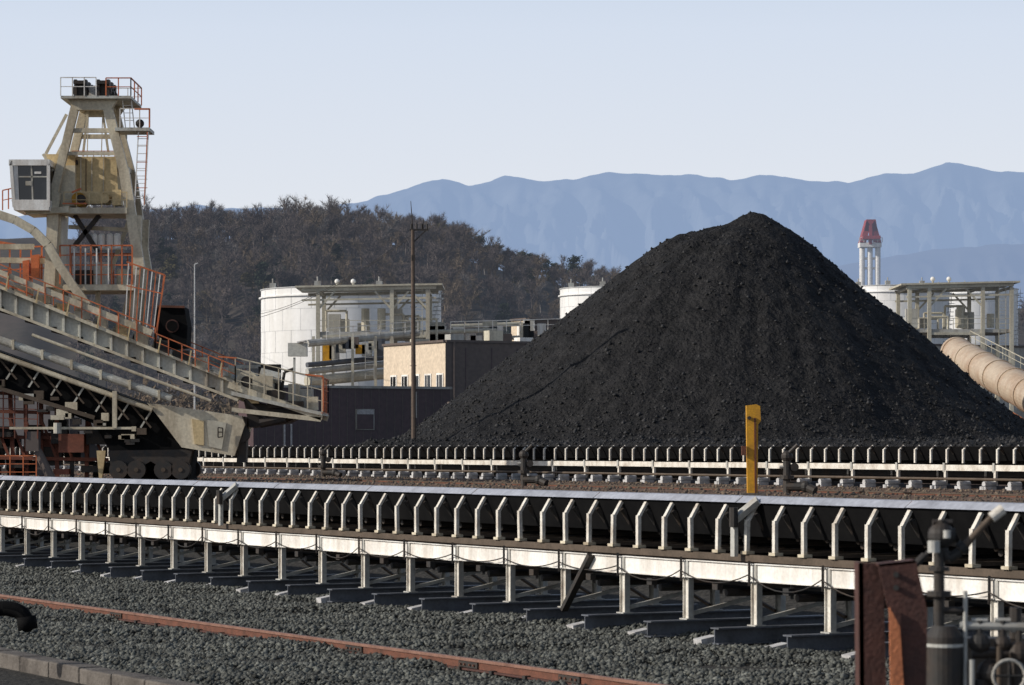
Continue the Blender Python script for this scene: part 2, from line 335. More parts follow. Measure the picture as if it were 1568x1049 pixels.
def far_conveyor():
    v0=67.0; par=empty('belt_conveyor',C(v0,140,YARD)); fr=MB(); idl=MB(); belt=MB()
    u0,u1=50,330; u=u0
    while u<u1:
        idl.bar(C(v0+.1,u,3.36),C(v0+.1,u,3.88),.07,.085,'cream_post',side=Nv)
        idl.bar(C(v0+.1,u,3.85),C(v0+.3,u,4.02),.085,.05,'cream_post',side=Dv)
        idl.bar(C(v0+1.9,u,3.36),C(v0+1.9,u,4.0),.07,.06,'dark_steel',side=Nv)
        idl.cyl(C(v0+.2,u,3.98),C(v0+.55,u,3.6),.07,'dark_steel'); u+=1.0*(1+random.uniform(-.03,.03))
    u=u0
    while u<u1:
        j=random.uniform(-.012,.012)
        fr.bar(C(v0,u+.03,3.2+j),C(v0,u+2.97,3.2+j),.06,.22,'cream_post')
        fr.bar(C(v0-.04,u,3.2),C(v0-.04,u+.12,3.2),.04,.34,'grey_paint')
        for dv in (0,1.9): fr.bar(C(v0+dv,u,2.5),C(v0+dv,u,3.1),.1,.12,'cream_post',side=Nv)
        fr.bar(C(v0-.6,u,2.47),C(v0+2.4,u,2.47),.2,.14,'steel_blue'); u+=3
    u=u0
    while u<u1:
        fr.cyl(C(v0-.55,u,2.60),C(v0-.05,u,2.60),.11,'concrete_pale',n=8); fr.box(C(v0-.35,u,2.46),.5,.35,.12,'concrete_pale',X=Nv,Y=Dv); u+=1.5
    fr.bar(C(v0+1.9,u0,3.0),C(v0+1.9,u1,3.0),.06,.9,'dark_steel')
    fr.cyl(C(v0-.5,u0,2.78),C(v0-.5,u1,2.78),.05,'brown_steel')
    belt.add([C(v0+.25,u0,3.98),C(v0+.25,u1,3.98),C(v0+.5,u1,3.45),C(v0+.5,u0,3.45),C(v0+1.6,u0,3.45),C(v0+1.6,u1,3.45),C(v0+1.85,u1,3.98),C(v0+1.85,u0,3.98)],[(0,1,2,3),(3,2,5,4),(4,5,6,7)],'black_rubber')
    belt.add([C(v0+.3,u0,2.85),C(v0+.3,u1,2.85),C(v0+1.7,u1,2.85),C(v0+1.7,u0,2.85)],[(0,1,2,3)],'black_rubber')
    fr.build('frame',par); idl.build('idler_frames',par); belt.build('belt',par)
far_conveyor()
# ---------------------------------------------------------------- coal pile
def coal_pile():
    Y0=215.; S=Y0/F; X0=(1155-784)*S
    Lp=[(0,325),(10,327),(26,335),(55,350),(80,354),(135,372),(195,410),(255,452),(305,492),(355,533),(405,573),(455,613),(505,650),(560,681),(610,705),(660,720)]
    Rp=[(0,325),(18,330),(38,343),(85,375),(135,420),(195,470),(255,522),(315,570),(375,615),(413,640),(470,680),(530,708),(580,720)]
    lr=np.array([p[0]*S for p in Lp]); lz=np.array([EYE+(683-p[1])*S for p in Lp])
    rr=np.array([p[0]*S for p in Rp]); rz=np.array([EYE+(683-p[1])*S for p in Rp])
    st=.22; xs=np.arange(-32,76,st); ys=np.arange(118,248,st)
    X,Yg=np.meshgrid(xs,ys)
    dx=X-X0; dy=Yg-Y0; r=np.hypot(dx,dy); th=np.arctan2(dy,dx); w=(1+np.cos(th))/2
    hl=np.interp(r,lr,lz); hr=np.interp(r,rr,rz); Z=hl*(1-w)+hr*w
    nx,ny=len(xs),len(ys)
    NZ=np.zeros_like(X); RL=np.zeros_like(X); LB=np.zeros_like(X)
    vb=X*CS+Yg*SN
    act=(r<36)|(np.abs(vb-88)<14)
    for j,i in zip(*np.nonzero(act)):
        t=th[j,i]; R=r[j,i]
        if R<36: RL[j,i]=noise.noise(V((math.cos(t)*5,math.sin(t)*5,R*.10)))+.5*noise.noise(V((math.cos(t)*17+R*.05,math.sin(t)*17,R*.22)))
        NZ[j,i]=noise.noise(V((X[j,i]*.9,Yg[j,i]*.9,0)))+.8*noise.noise(V((X[j,i]*2.1,Yg[j,i]*2.1,3)))
        LB[j,i]=noise.noise(V((X[j,i]*.12,Yg[j,i]*.12,7)))
    amp=np.clip(r/8,0,1)
    Z=Z+RL*.30*amp*np.clip((30-r)/8,0,1)+NZ*.15+LB*.8*amp
    # small slump bench on the lower left flank
    Z=Z+.55*np.exp(-((X+2.5)/2.2)**2-((Yg-196)/5)**2)
    wr=YARD+1.95*np.exp(-((vb-88-3*LB)/3.4)**2)*(1+.12*LB)+NZ*.2
    fade=np.clip((X+18+3*LB)/8,0,1); wr=YARD-.3+(wr-YARD+.3)*fade
    wr=np.where(np.abs(vb-88)<9,wr,YARD-.3)
    Z=np.maximum(Z,wr); Z=np.where(Z<YARD+.08,YARD-.2,Z)
    P=np.stack([X,Yg,Z],-1).reshape(-1,3)
    npmesh('coal_pile',P,grid_faces(nx,ny),'coal',4,smooth=True)
    N=52000; ix=np.random.randint(0,nx,N*4); iy=np.random.randint(0,ny,N*4)
    z=Z[iy,ix]; ok=(z>YARD+.1)&(np.random.rand(N*4)<np.clip(1.1-(z-3)/8,.3,1)); ix,iy=ix[ok][:N],iy[ok][:N]
    n=len(ix); c=np.stack([xs[ix],ys[iy],Z[iy,ix]],-1)+np.random.uniform(-.1,.1,(n,3))*[1,1,.3]
    q=OCT[None]*(.7+.6*np.random.rand(n,6,1))+np.random.normal(0,.2,(n,6,3))
    q=q*(0.04+.12*np.random.rand(n,1,1)**3)+c[:,None,:]
    npmesh('coal_lumps',q.reshape(-1,3),(TRI[None]+6*np.arange(n)[:,None,None]).reshape(-1,3),'lump_coal')
coal_pile()
# ---------------------------------------------------------------- mountains
MR=[(-1500,350),(-800,330),(-200,335),(100,325),(200,320),(260,320),(300,315),(340,321),(400,318),(440,322),(500,326),(520,311),(560,310),(590,298),(640,284),(680,274),(720,286),(770,271),(830,280),(880,275),(930,262),(990,263),(1050,267),(1120,273),(1180,268),(1240,276),(1300,281),(1350,268),(1400,262),(1450,247),(1490,255),(1530,262),(1568,264),(1800,280),(2200,260),(3000,300)]
MR2=[(-1500,420),(0,410),(500,410),(800,425),(940,415),(1050,418),(1180,405),(1280,410),(1350,395),(1450,380),(1568,372),(1800,360),(2300,370),(3000,360)]
def mountains(name,R,Ya,Yb,m,sd,amp):
    pxs=np.linspace(-1500,3000,900); ts=np.linspace(0,1,44); rx=[p[0] for p in R]; ry=[p[1] for p in R]
    P=[]
    for t in ts:
        Y=Ya+(Yb-Ya)*t
        for p in pxs:
            k=p/60.
            e=np.interp(p,rx,ry)+5*noise.fractal(V((k,sd,0)),1,2,5)
            top=(683-e)*Yb/F
            rg=1-abs(noise.fractal(V((k*.75+t*.8,t*2.4+sd,3)),1.,2.,6))*2
            z=top*t**.75*(1-amp*(1-t)*(1-rg))
            P.append(((p-784)*Y/F,Y,EYE+z if t>0 else 0))
    return npmesh(name,np.array(P),grid_faces(len(pxs),len(ts)),m,4,smooth=True)
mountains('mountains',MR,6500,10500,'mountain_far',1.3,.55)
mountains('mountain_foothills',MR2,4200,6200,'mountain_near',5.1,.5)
# ---------------------------------------------------------------- forest hill
HR=[(-1500,400),(-600,350),(0,328),(215,330),(260,332),(350,333),(400,338),(460,326),(520,328),(600,340),(650,346),(700,358),(750,372),(800,386),(850,398),(900,408),(950,415),(1000,424),(1200,430),(1400,430),(1568,434),(2500,430),(3200,440)]
hx=[p[0] for p in HR]; hy=[p[1] for p in HR]
YH=700.
def hill_z(px,Y):
    t=(Y-470)/(YH-470)
    top=EYE+(683-np.interp(px,hx,hy))*YH/F-6.5
    if t<=0: return YARD
    if t>1: return YARD+(top-YARD)*max(0,1-(t-1)*.9)
    return YARD+(top-YARD)*(math.sin(t*math.pi/2)**1.15)+ (3.0*noise.noise(V((px/70.,Y/30.,0))))*math.sin(t*math.pi)
pxs=np.linspace(-1500,3200,300); Ys=np.linspace(468,930,40); P=[]
for Y in Ys:
    for p in pxs: P.append(((p-784)*Y/F,Y,hill_z(p,Y)-.2))
npmesh('hill',np.array(P),grid_faces(len(pxs),len(Ys)),'hill_soil',4,smooth=True)
def bare_tree(seed,m,H=8.5):
    rnd=random.Random(seed); b=MB()
    def br(p,d,l,r,lv):
        q=p+d*l; b.cyl(p,q,r,m,r2=r*.6,n=3,caps=False)
        if lv==0: return
        for i in range({3:6,2:5,1:6}[lv]):
            t=rnd.uniform(.3,1.0)
            nd=(d*rnd.uniform(.6,1.2)+V((rnd.uniform(-1,1),rnd.uniform(-1,1),rnd.uniform(-.1,.8)))*.8).normalized()
            br(p.lerp(q,t),nd,l*rnd.uniform(.4,.65),r*.5,lv-1)
    br(V((0,0,0)),V((rnd.uniform(-.1,.1),rnd.uniform(-.1,.1),1)).normalized(),H*.55,.15,3)
    base=len(b.v); pts=[V(b.v[i]) for i in range(0,base,6) if b.v[i][2]>H*.3]
    for i in range(420):
        p=rnd.choice(pts); d=V((rnd.uniform(-1,1),rnd.uniform(-1,1),rnd.uniform(-.2,1.4))).normalized(); l=rnd.uniform(.5,1.4)
        s=d.cross(V((rnd.uniform(-1,1),rnd.uniform(-1,1),rnd.uniform(-1,1)))).normalized()*.035
        b.add([p-s,p+s,p+d*l],[(0,1,2)],m)
    me=bpy.data.meshes.new('bare_tree_mesh'); me.from_pydata(b.v,[],b.f); me.materials.append(MATS[m]); return me
def pine_tree(seed,m,H=8):
    rnd=random.Random(seed); b=MB(); b.cyl((0,0,0),(0,0,H),.2,'bark',r2=.05,n=5)
    for i in range(34):
        z=H*rnd.uniform(.35,1.02); R=(1.05-z/H)*3.2+.5; a=rnd.uniform(0,6.28); q=R*rnd.uniform(.3,1)
        c=V((math.cos(a)*q,math.sin(a)*q,z)); b.cyl((0,0,z-.3),c,.05,'bark',n=3)
        for k in range(34):
            p=c+V((rnd.gauss(0,.5),rnd.gauss(0,.5),rnd.gauss(0,.22))); d=V((rnd.gauss(0,1),rnd.gauss(0,1),rnd.gauss(0,.6))).normalized()*.32
            e=d.cross(V((rnd.gauss(0,1),rnd.gauss(0,1),rnd.gauss(0,1)))).normalized()*.16
            b.add([p-d-e,p+d,p-d+e],[(0,1,2)],m)
    me=bpy.data.meshes.new('pine_tree_mesh'); me.from_pydata(b.v,[],b.f)
    for q in b.mats: me.materials.append(MATS[q])
    me.polygons.foreach_set('material_index',b.m); return me
TB=[bare_tree(i,('bark','bark','bark_b','bark','bark_c','bark','bark_b','bark')[i]) for i in range(8)]; TP=[pine_tree(11,'pine'),pine_tree(12,'pine'),pine_tree(13,'pine_b')]
forest=empty('forest_trees',(-40,600,10))
def put(me,px,Y,s,z=None):
    o=bpy.data.objects.new('tree',me); COL.objects.link(o)
    o.location=V(((px-784)*Y/F,Y,hill_z(px,Y)-.3 if z is None else z)); o.rotation_euler=(0,0,random.uniform(0,6.28)); o.scale=(s*random.uniform(.9,1.2),s*random.uniform(.9,1.2),s)
    o.parent=forest; o.matrix_parent_inverse=Matrix.Translation(-forest.location)
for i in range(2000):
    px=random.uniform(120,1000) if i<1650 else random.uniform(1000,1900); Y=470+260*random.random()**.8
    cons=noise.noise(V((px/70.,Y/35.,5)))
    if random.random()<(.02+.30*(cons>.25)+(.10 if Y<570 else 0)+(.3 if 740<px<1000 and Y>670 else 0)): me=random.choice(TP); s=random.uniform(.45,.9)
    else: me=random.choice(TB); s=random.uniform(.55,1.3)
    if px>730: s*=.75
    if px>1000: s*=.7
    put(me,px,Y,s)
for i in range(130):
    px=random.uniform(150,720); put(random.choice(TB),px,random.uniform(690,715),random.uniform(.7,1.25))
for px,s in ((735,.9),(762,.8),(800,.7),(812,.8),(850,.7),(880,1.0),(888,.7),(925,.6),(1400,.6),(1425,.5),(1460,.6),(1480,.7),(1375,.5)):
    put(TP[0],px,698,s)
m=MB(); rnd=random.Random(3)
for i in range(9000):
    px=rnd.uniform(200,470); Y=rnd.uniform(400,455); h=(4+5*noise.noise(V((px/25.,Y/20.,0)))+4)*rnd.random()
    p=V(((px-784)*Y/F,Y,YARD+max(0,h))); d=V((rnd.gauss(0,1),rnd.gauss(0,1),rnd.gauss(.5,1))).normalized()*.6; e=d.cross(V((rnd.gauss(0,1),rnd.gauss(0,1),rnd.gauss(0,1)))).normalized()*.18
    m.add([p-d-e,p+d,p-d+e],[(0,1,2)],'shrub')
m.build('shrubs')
# ---------------------------------------------------------------- tanks
def tank(px,rpx,ytop,Y):
    S=Y/F; R=rpx*S; c=V(((px-784)*S,Y+R,0)); zt=EYE+(683-ytop)*S; par=empty('storage_tank',(c.x,c.y,YARD)); m=MB()
    n=72; b=MB(); b.cyl(c+Zv*(YARD-.1),c+Zv*zt,R,'tank_white',n=n,caps=False); b.cyl(c+Zv*zt,c+Zv*(zt+R*.03),R+.1,'tank_white',r2=.1,n=n,caps=False)
    b.build('shell',par,smooth=True)
    nz=int((zt-YARD)/2.2)
    for k in range(1,nz):
        z=YARD+k*(zt-YARD)/nz; m.cyl(c+Zv*(z-.02),c+Zv*(z+.02),R+.015,'tank_line',n=n,caps=False)
        for i in range(24):
            a=2*math.pi*(i+.5*(k%2))/24; q=c+V((math.cos(a)*(R-.01),math.sin(a)*(R-.01),z)); m.bar(q,q+Zv*((zt-YARD)/nz),.04,.04,'tank_line')
    m.cyl(c+Zv*(zt-1.0),c+Zv*(zt-.85),R+.25,'tank_white',n=n); m.cyl(c+Zv*(zt-.05),c+Zv*(zt+.04),R+.12,'tank_line',n=n)
    for a in (-1.9,-1.2,-2.6):
        q=c+V((math.cos(a)*(R-.3),math.sin(a)*(R-.3),zt)); m.box(q+Zv*.3,.7,.7,.6,'grey_paint'); m.cyl(q,q+Zv*1.1,.08,'grey_paint')
    for i in range(40):
        a=-1.35+i*.028; z=YARD+(zt-YARD)*i/40; q=c+V((math.cos(a)*(R+.4),math.sin(a)*(R+.4),z)); m.box(q,.9,.4,.08,'grey_paint'); m.bar(q,q+Zv*1,.05,.05,'grey_paint')
    m.build('stairs_and_seams',par)
tank(530,142,438,325); tank(952,93,438,370); tank(1385,80,436,420); tank(1500,70,440,470)
# ---------------------------------------------------------------- gantry shelters
def gantry(pl,pr,yt,yb,Y,dep,posts,name='loading_gantry'):
    m=MB(); S=Y/F; off=V((0,dep,0)); M='cream_far'
    a=W(pl,yt+4,Y); b=W(pr,yt,Y)
    for o in (V((0,0,0)),off):
        m.bar(a+o,b+o,.4,.3,M); m.bar(a+o-Zv*1.0,b+o-Zv*1.0,.2,.18,M)
        for p in posts:
            q=W(p,yt+4,Y)+o; m.bar(q,V((q.x,q.y,YARD)),.38,.38,M)
        for p,q in zip(posts[:-1],posts[1:]):
            if q-p<50: continue
            m.bar(W(p,yt+34,Y)+o,W(p+26,yt+6,Y)+o,.18,.18,M); m.bar(W(q,yt+34,Y)+o,W(q-26,yt+6,Y)+o,.18,.18,M)
            m.bar(W(p,yt+75,Y)+o,W(q,yt+75,Y)+o,.25,.25,M)
    for p in posts: m.bar(W(p,yt+4,Y),W(p,yt+4,Y)+off,.25,.25,M)
    m.poly([a+Zv*.2+V((-.6,-.5,0)),b+Zv*.2+V((.6,-.5,0)),b+Zv*.38+V((.6,-.5,0)),a+Zv*.38+V((-.6,-.5,0))],V((0,dep+1,0)),M)
    dk=yt+68; m.poly([W(posts[0],dk,Y),W(posts[-1],dk,Y),W(posts[-1],dk+5,Y),W(posts[0],dk+5,Y)],off,'grey_paint')
    m.rail([W(posts[0],dk,Y),W(posts[-1],dk,Y)],1.1,1.5,'cream_far',.06)
    m.ladder(W(posts[-1]-14,dk+60,Y),W(posts[-1]-14,yt,Y),.7,M)
    rnd=random.Random(int(pl))
    for i in range(12):
        p=rnd.uniform(posts[0]+8,posts[-1]-12); c=W(p,dk-4,Y)+V((0,dep*rnd.uniform(.2,.7),0)); h=rnd.uniform(.8,2.4)
        if i%3==0: m.cyl(c,c+Zv*h,.4,'cream_far',n=10)
        elif i%3==1: m.box(c+Zv*h/2,1.2,1,h,'grey_paint')
        else: m.path([c,c+Zv*h,c+Zv*h+V((2,0,0)),c+V((2,0,-1))],.12,'cream_far')
    for p in (pl+50,pl+75):
        c=W(p,yt-2,Y)+V((0,dep*.5,0)); m.cyl(c,c+Zv*.6,.1,M); m.ball(c+Zv*.7,.25,'white_paint')
    m.build(name)
gantry(462,668,440,590,285,9,[487,600,655]); gantry(1388,1552,436,560,300,9,[1393,1423,1505,1549])
m=MB()
for y,r,c in ((520,.35,'grey_paint'),(553,.25,'steel_blue'),(563,.3,'grey_paint'),(578,.5,'cream_far')):
    m.cyl(W(470,y+6,270),W(640,y-10,278),r,c,n=10)
for p in (480,510,540,575,600): m.bar(W(p,515,272),V((W(p,515,272).x,272,YARD)),.25,.25,'cream_far')
for i in range(9): m.box(W(502+i*10,535+random.uniform(-12,10),273),.9,1,random.uniform(.8,1.7),['yellow_paint','grey_paint','cream_far','steel_blue','brown_wall'][i%5])
m.ladder(W(566,580,271),W(566,520,271),.8,'grey_paint')
m.rail([W(500,520,270),W(640,508,275)],1.0,1.3,'white_paint',.06)
m.build('pipe_rack')
m=MB()
for i,(a,b,y) in enumerate(((600,760,510),(620,860,520),(690,800,500))):
    m.cyl(W(a,y,290+i*4),W(b,y-4,292+i*4),.22,'cream_far')
m.rail([W(690,510,288),W(860,505,292)],1.1,1.4,'white_paint',.08)
for i in range(14):
    p=random.uniform(640,860); h=random.uniform(.8,2.6); m.box(W(p,512,294)+Zv*(h/2-1),random.uniform(.5,2),1.5,h,random.choice(['grey_paint','cream_far','white_paint','brown_wall']))
m.build('pipework')
# ---------------------------------------------------------------- buildings
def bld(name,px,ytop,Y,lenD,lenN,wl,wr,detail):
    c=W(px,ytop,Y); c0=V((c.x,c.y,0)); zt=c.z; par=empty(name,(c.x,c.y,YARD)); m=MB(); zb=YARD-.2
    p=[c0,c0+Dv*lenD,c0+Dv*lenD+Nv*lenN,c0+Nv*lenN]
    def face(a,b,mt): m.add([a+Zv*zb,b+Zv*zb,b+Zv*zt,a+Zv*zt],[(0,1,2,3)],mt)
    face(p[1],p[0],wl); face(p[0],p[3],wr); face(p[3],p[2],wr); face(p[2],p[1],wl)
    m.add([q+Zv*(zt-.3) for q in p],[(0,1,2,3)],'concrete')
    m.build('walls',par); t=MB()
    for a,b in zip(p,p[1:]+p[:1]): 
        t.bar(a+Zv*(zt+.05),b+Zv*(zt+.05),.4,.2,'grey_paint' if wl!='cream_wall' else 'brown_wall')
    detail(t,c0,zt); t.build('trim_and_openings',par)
def d1(t,c0,zt):
    for k in range(5):
        u=1.0+k*2.3; q=c0+Dv*u-Nv*.03
        t.box(q+Zv*(zt-3.6),.08,1.3,1.7,'white_paint',X=Nv,Y=Dv); t.box(q-Nv*.03+Zv*(zt-3.6),.08,1.0,1.4,'glass_dark',X=Nv,Y=Dv); t.box(q-Nv*.06+Zv*(zt-3.6),.08,.08,1.4,'white_paint',X=Nv,Y=Dv)
    t.cyl(c0+Nv*.8-Dv*.15+Zv*YARD,c0+Nv*.8-Dv*.15+Zv*zt,.1,'brown_wall')
    for n_,z in ((5,zt-3.2),(13,zt-3.2)):
        q=c0+Nv*n_-Dv*.05+Zv*z; t.box(q,1.3,.1,1.0,'dark_steel',X=Nv,Y=Dv); t.box(q-Dv*.04,1.1,.1,.8,'grey_paint',X=Nv,Y=Dv)
    for k in range(6): t.box(c0+Nv*(2+k*2.6)-Dv*.03+Zv*(zt-4),.06,.05,7,'maroon_wall',X=Nv,Y=Dv)
    for k,(n_,u_,h_) in enumerate(((3,4,1.0),(8,6,1.5),(9.5,3,.8),(14,5,1.2),(1.5,8,.7))):
        t.box(c0+Nv*n_+Dv*u_+Zv*(zt+h_/2-.2),1.4,1.1,h_,['grey_paint','cream_far','white_paint'][k%3],X=Nv,Y=Dv)
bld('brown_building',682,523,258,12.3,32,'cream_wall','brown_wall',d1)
def d2(t,c0,zt):
    q=c0+Nv*9.9-Dv*.06+Zv*(zt-2.6)
    t.box(q,1.7,.1,1.7,'grey_paint',X=Nv,Y=Dv); t.box(q-Dv*.05-Zv*.15,1.45,.1,1.25,'maroon_wall',X=Nv,Y=Dv); t.box(q-Dv*.07+Zv*.6,1.5,.12,.35,'concrete_pale',X=Nv,Y=Dv)
    for k in range(24): t.box(c0+Nv*(.4+k*.72)-Dv*.02+Zv*(zt-2.6),.05,.04,5,'brown_wall',X=Nv,Y=Dv)
    for n_ in (2.6,3.2): t.cyl(c0+Nv*n_-Dv*.3+Zv*YARD,c0+Nv*n_-Dv*.3+Zv*(zt-3),.08,'concrete_pale')
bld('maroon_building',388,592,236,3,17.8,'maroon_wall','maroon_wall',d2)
def d3(t,c0,zt):
    t.box(c0+Dv*1.5-Nv*.05+Zv*(zt-1.2),.1,1.2,1.2,'white_paint',X=Nv,Y=Dv); t.box(c0+Nv*1.6-Dv*.05+Zv*(zt-1.2),1.0,.1,1.6,'white_paint',X=Nv,Y=Dv)
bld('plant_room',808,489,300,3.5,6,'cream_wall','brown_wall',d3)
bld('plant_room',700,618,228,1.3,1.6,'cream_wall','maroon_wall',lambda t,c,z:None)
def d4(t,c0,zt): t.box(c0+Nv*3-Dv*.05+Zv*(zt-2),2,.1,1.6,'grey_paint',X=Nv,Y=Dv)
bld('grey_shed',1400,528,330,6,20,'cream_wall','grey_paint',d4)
# ---------------------------------------------------------------- big duct at right
m=MB(); a=W(1464,540,262); c=W(1690,668,205); R=1.38
m.cyl(a,c,R,'pipe_beige',n=32)
for i in range(9):
    p=a.lerp(c,i/9+.01); q=a.lerp(c,i/9+.015); m.cyl(p,q,R+.08,'pipe_beige',n=32)
m.ball(a,R*1.02,'pipe_beige',24,14)
m.cyl(a-Zv*8,a,R*.8,'pipe_beige',n=24)
for t in (.2,.5,.8):
    p=a.lerp(c,t)
    for s in (-1.4,1.4): m.bar(p+V((s,0,-1.5)),V((p.x+s*1.3,p.y,YARD)),.3,.3,'cream_far')
m.bar(a+V((-1.2,-1,-1.9)),c+V((-1.2,-1,-1.9)),.3,.5,'rust_and_lit_edge'); m.bar(a+V((1,-2,-.2)),c+V((1,-2,-.2)),.1,.1,'cream_far')
m.rail([a+V((1.5,1.5,1.0)),c+V((1.5,1.5,1.0))],1.0,2.5,'cream_far',.06)
m.build('conveyor_duct',smooth=False)
# ---------------------------------------------------------------- red and white tower
m=MB(); Y=900; off=V((0,6.0,0))
for p in (1322,1334,1346): m.cyl(V((W(p,0,Y).x,Y+3,YARD)),W(p,377,Y)+V((0,3,0)),.85,'white_far',n=10)
for y in (395,410): m.bar(W(1320,y,Y)+V((0,3,0)),W(1348,y,Y)+V((0,3,0)),.8,.7,'white_far')
m.poly([W(1317,378,Y),W(1350,378,Y),W(1350,371,Y),W(1317,371,Y)],off,'white_far')
m.poly([W(1317,372,Y),W(1326,372,Y),W(1333,345,Y),W(1327,337,Y)],off,'red_far'); m.poly([W(1350,372,Y),W(1341,372,Y),W(1334,345,Y),W(1340,337,Y)],off,'red_far')
m.poly([W(1327,336,Y),W(1341,336,Y),W(1344,354,Y),W(1324,354,Y)],off,'red_far'); m.bar(W(1320,364,Y),W(1347,364,Y),5,1.0,'red_far'); m.bar(W(1333,345,Y),W(1333,374,Y),.9,.9,'red_far')
m.rail([W(1316,371,Y),W(1351,371,Y)],1.4,1.5,'white_far',.2)
m.build('red_white_tower')
# ---------------------------------------------------------------- utility pole, lamp pole, wires
m=MB(); Y=200; b=W(634,700,Y); t=W(632,352,Y); m.cyl(V((b.x,Y,YARD)),t,.18,'pole_wood',r2=.12,n=10); m.cyl(t,W(629,308,Y),.05,'dark_steel',r2=.02)
m.bar(W(627,352,Y),W(656,352,Y),.1,.12,'dark_steel'); m.bar(W(632,372,Y),W(652,353,Y),.07,.07,'dark_steel')
for p in (630,638,646,654): m.cyl(W(p,351,Y),W(p,343,Y),.06,'dark_steel')
m.cyl(W(648,351,Y),W(648,334,Y),.03,'dark_steel'); m.box(W(633,395,Y),.25,.25,.4,'dark_steel')
for y in (430,470,510,560,610,640): m.bar(W(628,y,Y),W(638,y,Y),.04,.04,'dark_steel')
m.bar(W(637,600,Y),W(637,640,Y),.12,.12,'grey_paint')
m.build('utility_pole')
m=MB(); m.cyl(V((W(298,0,330).x,330,YARD)),W(298,405,330),.12,'tank_line',r2=.06); m.cyl(W(298,405,330),W(303,403,330),.07,'tank_line'); m.build('lamp_pole')
m=MB()
for a,b,s in (((632,358,200),(250,470,330),4),((632,362,200),(230,480,330),4)):
    A=W(*a);B=W(*b); pr=None
    for i in range(17):
        t=i/16; q=A.lerp(B,t)-Zv*s*4*t*(1-t)*.8
        if pr: m.cyl(pr,q,.02,'dark_steel',n=4)
        pr=q
m.build('overhead_wires')
# ---------------------------------------------------------------- yellow marker post
m=MB(); Y=95; b=W(1153,757,Y); 
m.poly([W(1145,765,Y),W(1160,765,Y),W(1161,650,Y),W(1165,645,Y),W(1164,622,Y),W(1158,619,Y),W(1143,621,Y),W(1144,700,Y)],V((0,.35,0)),'yellow_paint')
m.bar(W(1156,640,Y)-V((0,.03,0)),W(1157,760,Y)-V((0,.03,0)),.06,.06,'rust'); m.box(W(1139,690,Y),.15,.2,.3,'rust'); m.cyl(W(1147,640,Y)-V((0,.1,0)),W(1147,640,Y),.06,'dark_steel')
m.box(V((b.x,Y+.17,YARD)),.8,.7,.16,'concrete')
m.build('yellow_post')
# ---------------------------------------------------------------- water sprinklers
def sprinkler(px,Y,s=1):
    m=MB(); x=(px-784)*Y/F; g=V((x,Y,YARD)); 
    m.cyl(g,g+Zv*1.2*s,.13,'dark_steel',n=10); m.cyl(g+Zv*.5,g+Zv*.62,.24,'dark_steel',n=12); m.ball(g+Zv*1.25*s,.2,'dark_steel')
    m.cyl(g+Zv*1.3*s,g+V((.35,-.2,1.65*s)),.07,'dark_steel',n=8); m.path([g+Zv*.25,g+V((.6,-.2,.25)),g+V((.9,-.4,.1))],.16,'dark_steel',10); m.ball(g+V((.6,-.2,.25)),.2,'dark_steel')
    m.cyl(g+V((-.25,0,.9)),g+V((.25,0,.9)),.05,'grey_paint'); m.cyl(g+V((.25,-.12,.9)),g+V((.25,.12,.9)),.14,'dark_steel',n=10)
    m.build('water_sprinkler')
sprinkler(495,150); sprinkler(802,118); sprinkler(1205,98,1.0)
# ---------------------------------------------------------------- foreground buffer post
m=MB(); Y=22; e=V((0,.30,0))
m.poly([W(1315,862,Y),W(1352,862,Y),W(1358,1075,Y),W(1317,1075,Y)],e*.15,'rust_dark')
m.poly([W(1315,862,Y),W(1322,862,Y),W(1324,1075,Y),W(1317,1075,Y)],e,'rust_dark')
m.poly([W(1345,864,Y-.25),W(1402,858,Y-.25),W(1420,935,Y-.25),W(1418,1080,Y-.25),W(1372,1080,Y-.25),W(1366,960,Y-.25)],e*.1,'rust_dark')
m.poly([W(1362,930,Y-.3),W(1378,960,Y-.3),W(1386,1080,Y-.3),W(1364,1080,Y-.3)],e*.1,'rust_and_lit_edge')  # sunlit edge painted as a strip of brighter orange
m.poly([W(1345,864,Y-.25),W(1402,858,Y-.25),W(1404,862,Y-.25),W(1347,868,Y-.25)],e,'rust_dark')
for yy in (880,900): m.cyl(W(1372,yy,Y-.28),W(1372,yy,Y-.2),.022,'dark_steel')
for p in (1320,1350,1376,1414): 
    q=W(p,1075,Y-.1); m.bar(q,V((q.x,q.y,0)),.06,.2,'rust_dark')
m.build('steel_buffer_post')
# ---------------------------------------------------------------- foreground water cannon
par=empty('water_cannon',W(1445,1049,24)); m=MB(); Y=24
D='dark_steel'; G='grey_paint'
m.cyl(W(1438,835,Y),W(1438,965,Y),.045,D,n=14); m.cyl(W(1438,905,Y),W(1438,913,Y),.10,D,n=16); m.cyl(W(1438,868,Y),W(1438,874,Y),.085,D,n=16)
m.ball(W(1441,820,Y),.11,D,14,9); m.cyl(W(1425,820,Y),W(1462,820,Y),.06,D,n=12); m.cyl(W(1428,800,Y),W(1458,800,Y),.025,D); m.cyl(W(1441,812,Y),W(1441,796,Y),.04,D)
m.cyl(W(1430,828,Y-.1),W(1430,846,Y-.1),.05,G,n=12); m.cyl(W(1450,812,Y-.12),W(1450,824,Y-.12),.03,G,n=10)
m.cyl(W(1462,852,Y),W(1520,790,Y),.035,'brown_steel',r2=.025,n=14); m.cyl(W(1518,793,Y),W(1536,779,Y),.045,'cream_post',n=14); m.cyl(W(1478,835,Y),W(1470,842,Y),.055,D,n=14)
m.path([W(1441,838,Y),W(1452,856,Y),W(1470,845,Y)],.04,D,12)
m.cyl(W(1422,845,Y),W(1408,862,Y),.02,D); m.cyl(W(1400,866,Y),W(1416,850,Y),.03,D)
m.build('monitor_head',par,smooth=False); m=MB()
